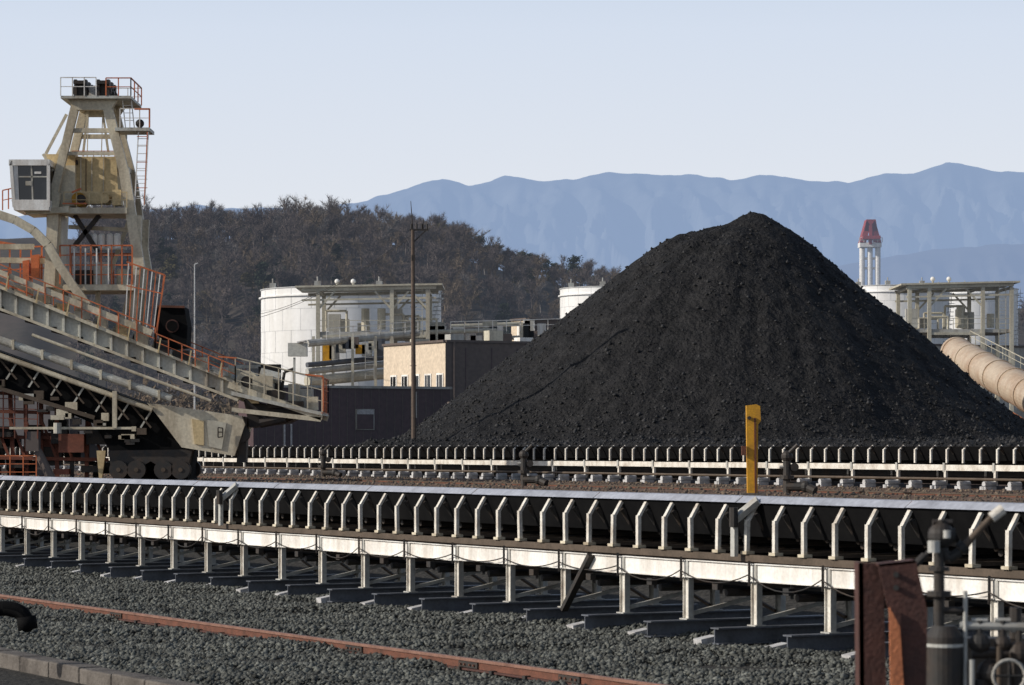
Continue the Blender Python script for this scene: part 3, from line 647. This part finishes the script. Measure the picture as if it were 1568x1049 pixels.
m.cyl(W(1446,975,Y),W(1446,1400,Y),.155,D,n=24); m.cyl(W(1446,958,Y),W(1446,975,Y),.10,D,r2=.155,n=24); m.cyl(W(1446,985,Y),W(1446,990,Y),.16,G,n=24)
m.cyl(W(1440,935,Y),W(1475,935,Y),.03,D); m.cyl(W(1478,905,Y),W(1478,1100,Y-.1),.018,G); m.cyl(W(1470,958,Y),W(1640,962,Y),.035,G); m.cyl(W(1488,1000,Y),W(1640,1000,Y),.045,D,n=12)
for p,y,r in ((1500,985,.09),(1535,985,.07),(1560,1000,.1),(1515,1030,.11)):
    m.ball(W(p,y,Y),r,D,12,8); m.cyl(W(p,y,Y),W(p,y-35,Y),.03,D); m.cyl(W(p-12,y-35,Y),W(p+12,y-35,Y),.02,G)
for i in range(16):
    a=6.283*i/16; a2=6.283*(i+1)/16; c=W(1545,1035,Y-.25); m.cyl(c+V((.13*math.cos(a),0,.13*math.sin(a))),c+V((.13*math.cos(a2),0,.13*math.sin(a2))),.014,G)
    if i%4==0: m.cyl(c,c+V((.13*math.cos(a),0,.13*math.sin(a))),.01,D)
m.cyl(W(1555,930,Y+.5),W(1555,1500,Y+.5),.05,D); m.cyl(W(1500,1040,Y),W(1500,1450,Y),.09,D,n=14); m.cyl(W(1560,1000,Y),W(1560,1450,Y),.07,D,n=14)
m.cyl(W(1488,1010,Y-.1),W(1488,1300,Y-.1),.025,G,n=10); m.cyl(W(1530,990,Y-.1),W(1530,1300,Y-.1),.022,'brown_steel',n=10)
m.box(W(1530,1040,Y+.6),.6,.3,.7,D)
m.build('riser_and_valves',par)
# ---------------------------------------------------------------- stacker reclaimer
def stacker():
    Yf=133.; par=empty('stacker_reclaimer',(W(200,0,Yf).x,Yf,YARD))
    w=lambda x,y,o=0.:W(x,y,Yf)+V((0,o,0))
    K='cream_paint'; G='boom_grey'; O='orange_paint'; D='dark_steel'; T='tan_paint'; WH='white_paint'
    m=MB()
    for o in (0,2.6):
        m.bar(w(116,160,o),w(82,300,o),.34,.36,K); m.bar(w(84,295,o),w(76,440,o),.45,.5,K)
        m.bar(w(163,158,o),w(190,262,o),.38,.42,K); m.bar(w(190,260,o),w(214,410,o),.42,.46,K); m.bar(w(212,330,o),w(205,500,o),.35,.35,K)
        m.bar(w(112,200,o),w(183,200,o),.18,.2,K); m.bar(w(104,235,o),w(186,235,o),.16,.16,K)
        m.poly([w(104,152,o-.2),w(182,152,o-.2),w(170,169,o-.2),w(117,169,o-.2)],(0,.4,0),K)
        m.bar(w(82,262,o),w(66,236,o),.12,.12,K); m.bar(w(70,236,o),w(102,175,o),.12,.12,K)
    for x,y in ((116,160),(163,158),(100,235),(188,255),(80,330),(205,360)): m.bar(w(x,y,0),w(x,y,2.6),.2,.2,K)
    m.bar(w(130,165,1),w(122,235,1),.1,.1,K); m.bar(w(152,165,1),w(162,235,1),.1,.1,K)
    for x in (128,150): m.bar(w(x,172,1.5),w(x-2,240,1.5),.04,.04,K)
    m.build('mast',par)
    m=MB(); m.poly([w(96,149,-.6),w(203,149,-.6),w(203,153,-.6),w(96,153,-.6)],(0,3.8,0),G)
    for x in (122,157):
        for o in (.2,1.2,2.2):
            m.cyl(w(x,138,o),w(x,138,o+.35),.36,D,n=16); m.box(w(x-7,134,o+.1),.12,.5,.75,D); m.box(w(x+8,134,o+.1),.12,.5,.75,D)
        m.box(w(x,126,1),.55,2.2,.15,D)
    m.box(w(140,138,1.5),.5,1.5,.6,WH)
    m.build('sheave_platform',par)
    m=MB()
    m.rail([w(96,149,-.6),w(150,149,-.6)],.82,.5,WH,.045); m.rail([w(165,149,-.6),w(203,149,-.6)],.8,.5,O,.05); m.rail([w(203,149,-.6),w(203,149,3.2)],.8,1.2,O,.05); m.rail([w(96,149,3.2),w(203,149,3.2)],.8,.7,WH,.04)
    m.ladder(w(199,196,0),w(194,150,0),.4,WH,t=.045); m.poly([w(178,197,-.5),w(231,197,-.5),w(231,202,-.5),w(178,202,-.5)],(0,1.8,0),G)
    m.rail([w(186,197,-.5),w(231,197,-.5)],.85,.45,WH,.045); m.bar(w(231,197,-.5),w(231,168,-.5),.07,.07,O); m.bar(w(208,169,-.5),w(231,169,-.5),.07,.07,O)
    m.ladder(w(215,316,-.3),w(221,202,-.3),.45,WH,t=.05)
    for i in range(8):
        y=212+i*13; m.bar(w(213,y,-.8),w(229,y,-.8),.03,.03,O if i%3==0 else WH)
    m.bar(w(229,205,-.8),w(224,316,-.8),.04,.04,O)
    m.ball(w(215,190,-.2),.2,D); m.bar(w(209,190,-.2),w(220,188,-.2),.15,.15,G)
    m.build('access_ladders',par)
    m=MB(); m.poly([w(103,237,.8),w(174,237,.8),w(178,300,.8),w(103,300,.8)],(0,1.4,0),T)
    m.poly([w(64,234,.6),w(112,234,.6),w(112,252,.6),w(66,252,.6)],(0,1.8,0),T)
    m.poly([w(80,252,.4),w(113,252,.4),w(113,315,.4),w(84,315,.4)],(0,2.0,0),K)
    for x in (120,137,155): m.bar(w(x,238,.76),w(x,299,.76),.05,.05,K)
    m.bar(w(128,240,.74),w(128,298,.74),.03,.03,D); m.box(w(112,246,.76),.2,.1,.2,D)
    m.rail([w(107,237,.8),w(172,237,.8)],.25,.5,O,.03,0)
    m.poly([w(98,319,-.4),w(196,319,-.4),w(196,328,-.4),w(98,328,-.4)],(0,3,0),K)
    m.cyl(w(120,305,0),w(120,305,1.2),.32,'yellow_paint',n=14); m.cyl(w(160,304,0),w(160,304,1.2),.22,T,n=14); m.box(w(142,303,.5),.9,.8,.5,T); m.box(w(178,302,.5),.4,.8,.7,T); m.cyl(w(125,305,-.3),w(125,305,0),.2,D,n=12)
    m.rail([w(100,319,-.4),w(196,319,-.4)],.7,.6,T,.04); m.bar(w(112,296,-.4),w(126,290,-.4),.08,.08,O); m.bar(w(98,313,-.45),w(135,313,-.45),.06,.06,O)
    m.build('winch_house',par)
    m=MB(); c0,c1,t,b=22,80,250,325
    m.poly([w(c0,t+5,-1),w(c1,t+5,-1),w(c1,b-14,-1),w(c0+4,b-14,-1)],(0,2.6,0),'glass_dark')
    m.poly([w(c0-2,t-2,-1.15),w(c1+2,t-2,-1.15),w(c1+2,t+7,-1.15),w(c0-2,t+7,-1.15)],(0,2.9,0),WH)
    m.poly([w(c0+2,b-16,-1.15),w(c1+1,b-16,-1.15),w(c1+1,b,-1.15),w(c0+6,b,-1.15)],(0,2.9,0),WH)
    for x0,x1 in ((c0+1,c0+6),(c1,c1)): 
        for o in (-1.08,1.6): m.bar(w(x0,t,o),w(x1,b-5,o),.14,.14,WH)
    m.bar(w(c0+8,t+5,-1.06),w(c0+10,b-14,-1.06),.2,.08,WH); m.bar(w(c0+32,t+5,-1.06),w(c0+34,b-14,-1.06),.07,.06,G); m.bar(w(c0,t+24,-1.06),w(c1,t+24,-1.06),.06,.06,G)
    m.box(w(c0+42,t+18,-1.09),.3,.05,.1,WH); m.box(w(c0+28,t+34,-1.09),.28,.05,.2,G); m.bar(w(c0+1,t+30,-1.1),w(c0+1,t+30,1.6),.06,.06,WH)
    m.poly([w(40,b,-.6),w(108,b-8,-.6),w(108,b+2,-.6),w(44,b+5,-.6)],(0,2,0),K)
    m.rail([w(4,322,0),w(22,318,0)],.9,.3,O,.05)
    m.build('operator_cab',par)
    m=MB()
    m.poly([w(70,328,.2),w(92,328,.2),w(94,452,.2),w(72,440,.2)],(0,2.0,0),K); m.bar(w(112,328,.5),w(148,385,.5),.2,.2,D); m.bar(w(150,328,.5),w(112,375,.5),.2,.2,D)
    m.bar(w(100,345,1),w(200,350,1),.15,.18,K); m.bar(w(190,330,2),w(150,440,2),.15,.18,K)
    m.poly([w(100,437,-.8),w(208,437,-.8),w(208,446,-.8),w(100,446,-.8)],(0,3.6,0),K)
    m.rail([w(96,437,-.8),w(206,437,-.8)],1.75,.5,O,.065,3); m.rail([w(96,437,2.6),w(206,437,2.6)],1.6,.7,O,.06,2)
    for x in (118,135,152,170): m.bar(w(x,437,-.85),w(x,382,-.85),.06,.06,WH)
    m.cyl(w(150,400,1),w(150,437,1),.35,G,n=14); m.cyl(w(180,410,1.5),w(180,437,1.5),.25,K,n=14); m.box(w(125,425,1.5),.9,1,.8,D)
    for x in (140,152,165,176): m.cyl(w(x,360,.8),w(x,378,.8),.16,WH,n=10); m.ball(w(x,360,.8),.16,WH)
    m.bar(w(130,379,.8),w(190,379,.8),.3,.1,G)
    for a,b in (((112,446),(130,500)),((200,446),(185,505)),((150,446),(150,500))): m.bar(w(*a,0),w(*b,0),.2,.25,K)
    pts=[(-60,325),(0,330),(30,340),(58,356),(80,378),(98,410),(118,440),(140,470)]
    for a,b in zip(pts[:-1],pts[1:]): m.bar(w(*a,-1.2),w(*b,-1.2),.35,.38,K)
    m.bar(w(-60,378,0),w(52,378,0),.25,.25,K); m.bar(w(-60,395,1),w(70,398,1),.25,.25,K); m.rail([w(-40,430,1),w(75,425,1)],1.5,.5,O,.07,2)
    m.poly([w(44,390,.6),w(56,388,.6),w(56,425,.6),w(44,422,.6)],(0,.8,0),O); m.poly([w(30,398,.8),w(40,396,.8),w(40,430,.8),w(30,428,.8)],(0,.8,0),O)
    m.bar(w(-60,360,2),w(30,375,2),.2,.2,O)
    m.build('centre_frame',par)
    m=MB(); top=lambda x:438+(x)*.408; bot=lambda x:top(x)+34-x*.025
    for o in (-1.4,2.8):
        m.poly([w(-120,top(-120),o),w(368,top(368),o),w(368,bot(368),o),w(-120,bot(-120),o)],(0,.12,0),G)
        m.bar(w(-120,top(-120),o-.1),w(370,top(370),o-.1),.45,.10,K); m.bar(w(-120,bot(-120),o-.1),w(370,bot(370),o-.1),.45,.12,K)
        x=-110
        while x<368: m.bar(w(x,top(x),o-.07),w(x,bot(x),o-.07),.06,.12,G); x+=24
    x=-110
    while x<368: m.bar(w(x,bot(x),-1.4),w(x,bot(x),2.8),.25,.25,D); x+=40
    m.poly([w(-120,top(-120)-2,-1.9),w(250,top(250)-2,-1.9),w(250,top(250)+3,-1.9),w(-120,top(-120)+3,-1.9)],(0,1.2,0),K)
    m.bar(w(-120,370,-1.7),w(240,512,-1.7),.14,.28,K); m.bar(w(-120,384,-1.7),w(60,455,-1.7),.08,.08,O)
    m.build('boom_girder',par)
    m=MB(); m.rail([w(-60,top(-60),-1.8),w(245,top(245),-1.8)],1.0,.9,O,.05,1); m.rail([w(245,top(245),-1.8),w(366,top(366),-1.8)],.75,.6,O,.05,1); m.rail([w(0,top(0),2.9),w(366,top(366),2.9)],.95,1.1,O,.045,1)
    for x in range(20,350,46): m.bar(w(x,top(x)+2,-1.95),w(x+4,top(x)-20,-1.95),.06,.06,T)
    m.bar(w(200,404,-1.4),w(258,424,-1.4),.07,.07,O); m.bar(w(200,440,-1.4),w(254,452,-1.4),.05,.05,O)
    for i in range(10): m.bar(w(203+i*6,405+i*2,-1.4),w(198+i*5.2,500+i*2.5,-1.4),.045,.045,O if i%2 else WH)
    m.bar(w(258,424,-1.4),w(243,525,-1.4),.07,.07,O)
    m.build('boom_railings',par)
    m=MB()
    m.cyl(w(-120,478,-1.9),w(270,612,-1.9),.18,G,n=12); m.cyl(w(-120,500,-1.6),w(240,628,-1.6),.12,K,n=10); m.cyl(w(60,515,-2),w(330,615,-2),.07,K)
    for x in range(-100,270,44): m.box(w(x,478+(x+120)*.3436,-1.9),.10,.45,.45,K)
    m.poly([w(-120,495,-.9),w(235,622,-.9),w(250,640,-.9),w(280,668,-.9),w(285,690,-.9),w(172,690,-.9),w(150,650,-.9),w(60,612,-.9),w(-120,560,-.9)],(0,3.2,0),'black_rubber')
    x=-100
    while x<230: m.bar(w(x,510+(x+100)*.36,-1.1),w(x+30,545+(x+100)*.36,-1.1),.08,.08,'brown_steel'); m.bar(w(x+30,520+(x+100)*.36,-1.1),w(x+14,545+(x+100)*.36,-1.1),.08,.08,G); x+=34
    m.bar(w(-60,575,-1.1),w(150,640,-1.1),.15,.18,'brown_steel')
    for i in range(34):
        x=random.uniform(-60,230); y=540+(x+100)*.36+random.uniform(0,45); m.box(w(x,y,-1.0),random.uniform(.15,.6),.3,random.uniform(.1,.4),random.choice([D,'brown_steel',D,G,K]))
    m.poly([w(243,470,-.5),w(284,471,-.5),w(289,500,-.5),w(287,532,-.5),w(262,535,-.5),w(236,505,-.5)],(0,1.8,0),'black_rubber'); m.cyl(w(266,500,-.62),w(266,500,-.5),.30,'rust_dark',n=16); m.cyl(w(266,500,-.68),w(266,500,-.6),.24,'black_rubber',n=16)
    m.bar(w(243,470,-.6),w(285,471,-.6),.1,.1,'rust')
    m.build('pipes_and_hopper',par)
    m=MB()
    m.poly([w(232,618,-1.6),w(285,625,-1.6),w(375,638,-1.6),w(380,650,-1.6),w(364,698,-1.6),w(284,685,-1.6),w(250,640,-1.6)],(0,4.2,0),K)
    m.poly([w(300,642,-1.68),w(318,645,-1.68),w(318,682,-1.68),w(304,680,-1.68)],(0,.1,0),T)
    m.poly([w(322,642,-1.66),w(352,648,-1.66),w(345,688,-1.66),w(326,684,-1.66)],(0,.1,0),'cream_far')
    for a,b in (((340,655),(340,670)),((340,655),(347,656)),((340,662),(347,662)),((340,670),(347,669)),((347,656),(347,669))): m.bar(w(*a,-1.8),w(*b,-1.8),.05,.05,D)
    m.bar(w(355,590,-1.6),w(497,640,-1.6),.2,.28,K); m.bar(w(355,590,2.6),w(497,640,2.6),.2,.28,K); m.bar(w(360,628,-1.6),w(495,643,-1.6),.2,.2,K)
    m.poly([w(360,600,-1.8),w(497,632,-1.8),w(497,637,-1.8),w(360,606,-1.8)],(0,4.6,0),G)
    m.poly([w(372,640,-1.2),w(382,640,-1.2),w(380,708,-1.2),w(366,708,-1.2)],(0,1,0),D); m.cyl(w(372,665,-1.4),w(372,665,-.6),.4,D,n=14); m.cyl(w(402,648,-1.4),w(440,640,-1.4),.25,D,n=10)
    m.bar(w(380,612,-1.5),w(420,650,-1.5),.12,.12,D)
    m.poly([w(376,612,-1),w(470,634,-1),w(440,648,-1),w(385,655,-1)],(0,3,0),D)
    m.build('boom_tail_frame',par)
    m=MB(); m.rail([w(366,600,-1.8),w(497,632,-1.8)],1.5,.7,K,.05,2); m.rail([w(366,600,2.6),w(497,632,2.6)],1.5,.8,G,.045,2); m.rail([w(497,634,-1.8),w(497,634,2.6)],1.6,1.2,O,.045,2)
    m.bar(w(340,548,-1.8),w(368,550,-1.8),.06,.06,O); m.bar(w(472,575,-1.85),w(499,578,-1.85),.07,.07,O); m.bar(w(499,578,-1.85),w(499,630,-1.85),.06,.06,O)
    m.cyl(w(380,585,-.8),w(380,585,.6),.5,K,n=16); m.cyl(w(380,585,-.95),w(380,585,-.8),.25,D,n=14); m.box(w(405,592,-.4),.9,1.2,.9,K); m.cyl(w(400,572,-.5),w(430,580,-.5),.25,G,n=12)
    m.box(w(425,605,-.8),.8,.8,.4,D); m.box(w(450,603,.2),.5,.6,.9,K); m.box(w(440,620,-1),1.6,.6,.3,D); m.bar(w(452,548,-.5),w(452,625,-.5),.1,.1,G); m.box(w(457,536,-.4),.85,.6,.6,G); m.bar(w(457,525,-.5),w(470,523,-.5),.9,.06,WH)
    m.box(w(392,610,-1.3),.5,.5,.5,T); m.cyl(w(415,585,.5),w(415,600,.5),.5,D,n=14); m.box(w(468,612,.5),.6,.8,1.0,G); m.path([w(430,610,-.2),w(436,570,-.2),w(450,565,-.2)],.07,D); m.box(w(480,618,-.6),.5,.5,.6,K)
    m.box(w(350,580,1.5),.8,.8,1.0,K); m.box(w(372,560,1.8),1.6,.3,.15,G); m.cyl(w(395,560,1.6),w(395,600,1.6),.12,D); m.box(w(410,575,1.8),.9,.5,1.1,D)
    for x in range(0,340,30): m.box(w(x+10,top(x+10)-7,-.6),random.uniform(.3,.8),.6,random.uniform(.3,.7),random.choice([K,G,D,T])); m.cyl(w(x+25,top(x+25)-4,-.3),w(x+36,top(x+36)-6,-.3),.18,random.choice([G,D,K]),n=10)
    m.build('machinery_platform',par)
    m=MB()
    m.poly([w(172,690,-1.3),w(300,688,-1.3),w(292,716,-1.3),w(262,722,-1.3),w(236,706,-1.3),w(210,722,-1.3),w(176,720,-1.3)],(0,.6,0),D)
    for x in (188,215,256,282):
        m.cyl(w(x,719,-1.5),w(x,719,-.7),.42,D,n=18); m.cyl(w(x,719,-1.53),w(x,719,-1.5),.1,'brown_steel',n=10)
        m.cyl(w(x,719,3),w(x,719,3.6),.42,D,n=18)
    m.poly([w(180,688,-.6),w(290,688,-.6),w(290,735,-.6),w(175,735,-.6)],(0,4,0),'black_rubber')
    m.bar(w(25,656,-1.8),w(210,656,-1.8),.11,.11,K); m.bar(w(184,600,-1.8),w(184,656,-1.8),.2,.2,K); m.cyl(w(98,648,-1.9),w(98,664,-1.9),.18,G); m.bar(w(88,640,-1.9),w(108,640,-1.9),.2,.2,K)
    for i in range(9):
        x=-60+i*24; m.bar(w(x,570+i*5,.5),w(x+random.uniform(-8,8),735,.5),.18,.18,random.choice([D,'red_brown','red_brown']))
        m.bar(w(x,640,.4),w(x+24,700,.4),.12,.12,'red_brown')
    for y in (600,628,668,700): m.bar(w(-60,y,.3),w(75 if y<650 else 165,y+4,.3),.12,.16,'red_brown')
    m.rail([w(-60,668,-.8),w(62,672,-.8)],2.2,.55,'red_brown',.055,4); m.rail([w(-60,735,-.8),w(60,735,-.8)],1.1,.6,O,.05,2)
    for i in range(40):
        x=random.uniform(-60,170); y=random.uniform(650,730); m.box(w(x,y,random.uniform(-.5,2)),random.uniform(.3,1.2),.6,random.uniform(.2,.9),random.choice([D,'red_brown','black_rubber',D,'brown_wall']))
    m.cyl(w(60,690,-.5),w(85,740,-.5),.2,'brown_wall'); m.poly([w(152,690,-.9),w(166,690,-.9),w(160,735,-.9),w(156,735,-.9)],(0,.3,0),'tan_paint')
    m.build('travel_gear',par)
stacker()
# ---------------------------------------------------------------- lighting
sd=V((-0.97,-0.22,0)).normalized(); EL=math.radians(26); S=V((sd.x*math.cos(EL),sd.y*math.cos(EL),math.sin(EL)))
L=bpy.data.lights.new('sun','SUN'); L.energy=4.0; L.angle=math.radians(.5); L.color=(1,.93,.84)
so=bpy.data.objects.new('sun',L); COL.objects.link(so); so.rotation_euler=(-S).to_track_quat('-Z','Y').to_euler(); so.location=(-50,-20,60)
wd=bpy.data.worlds.new('World'); bpy.context.scene.world=wd; wd.use_nodes=True; nt=wd.node_tree; n=nt.nodes; l=nt.links
sk=n.new('ShaderNodeTexSky'); sk.sky_type='NISHITA'; sk.sun_disc=False; sk.sun_elevation=EL; sk.sun_rotation=math.atan2(sd.x,sd.y)%(2*math.pi)
sk.air_density=1.0; sk.dust_density=1.5; sk.ozone_density=1.0
tc=n.new('ShaderNodeTexCoord'); sp=n.new('ShaderNodeSeparateXYZ'); l.new(tc.outputs['Generated'],sp.inputs[0])
# winter haze: bright milky band low over the horizon, thinning upward
rp=n.new('ShaderNodeValToRGB'); e=rp.color_ramp.elements; e[0].position=0.04; e[0].color=(.89,.905,.94,1); e[1].position=.16; e[1].color=(.70,.79,.94,1)
l.new(sp.outputs['Z'],rp.inputs[0])
sc10=n.new('ShaderNodeVectorMath'); sc10.operation='SCALE'; sc10.inputs['Scale'].default_value=10.4; l.new(rp.outputs[0],sc10.inputs[0])
mr=n.new('ShaderNodeMapRange'); mr.inputs[1].default_value=.14; mr.inputs[2].default_value=.42; mr.inputs[3].default_value=.95; mr.inputs[4].default_value=.03; l.new(sp.outputs['Z'],mr.inputs[0])
mx=n.new('ShaderNodeMixRGB'); l.new(mr.outputs[0],mx.inputs[0]); l.new(sk.outputs[0],mx.inputs[1]); l.new(sc10.outputs[0],mx.inputs[2])
bg=n['Background']; bg.inputs[1].default_value=.09; l.new(mx.outputs[0],bg.inputs[0])
# ---------------------------------------------------------------- camera
cd=bpy.data.cameras.new('camera'); cd.sensor_width=36; cd.lens=F/1568*36; cd.shift_y=(683-524.5)/1568; cd.clip_start=.5; cd.clip_end=60000
cd.dof.use_dof=True; cd.dof.focus_distance=125; cd.dof.aperture_fstop=4.0
co=bpy.data.objects.new('camera',cd); COL.objects.link(co); co.location=(0,0,EYE); co.rotation_euler=(math.pi/2,0,0)
sc=bpy.context.scene; sc.camera=co; sc.view_settings.view_transform='Standard'; sc.view_settings.look='None'; sc.view_settings.exposure=0
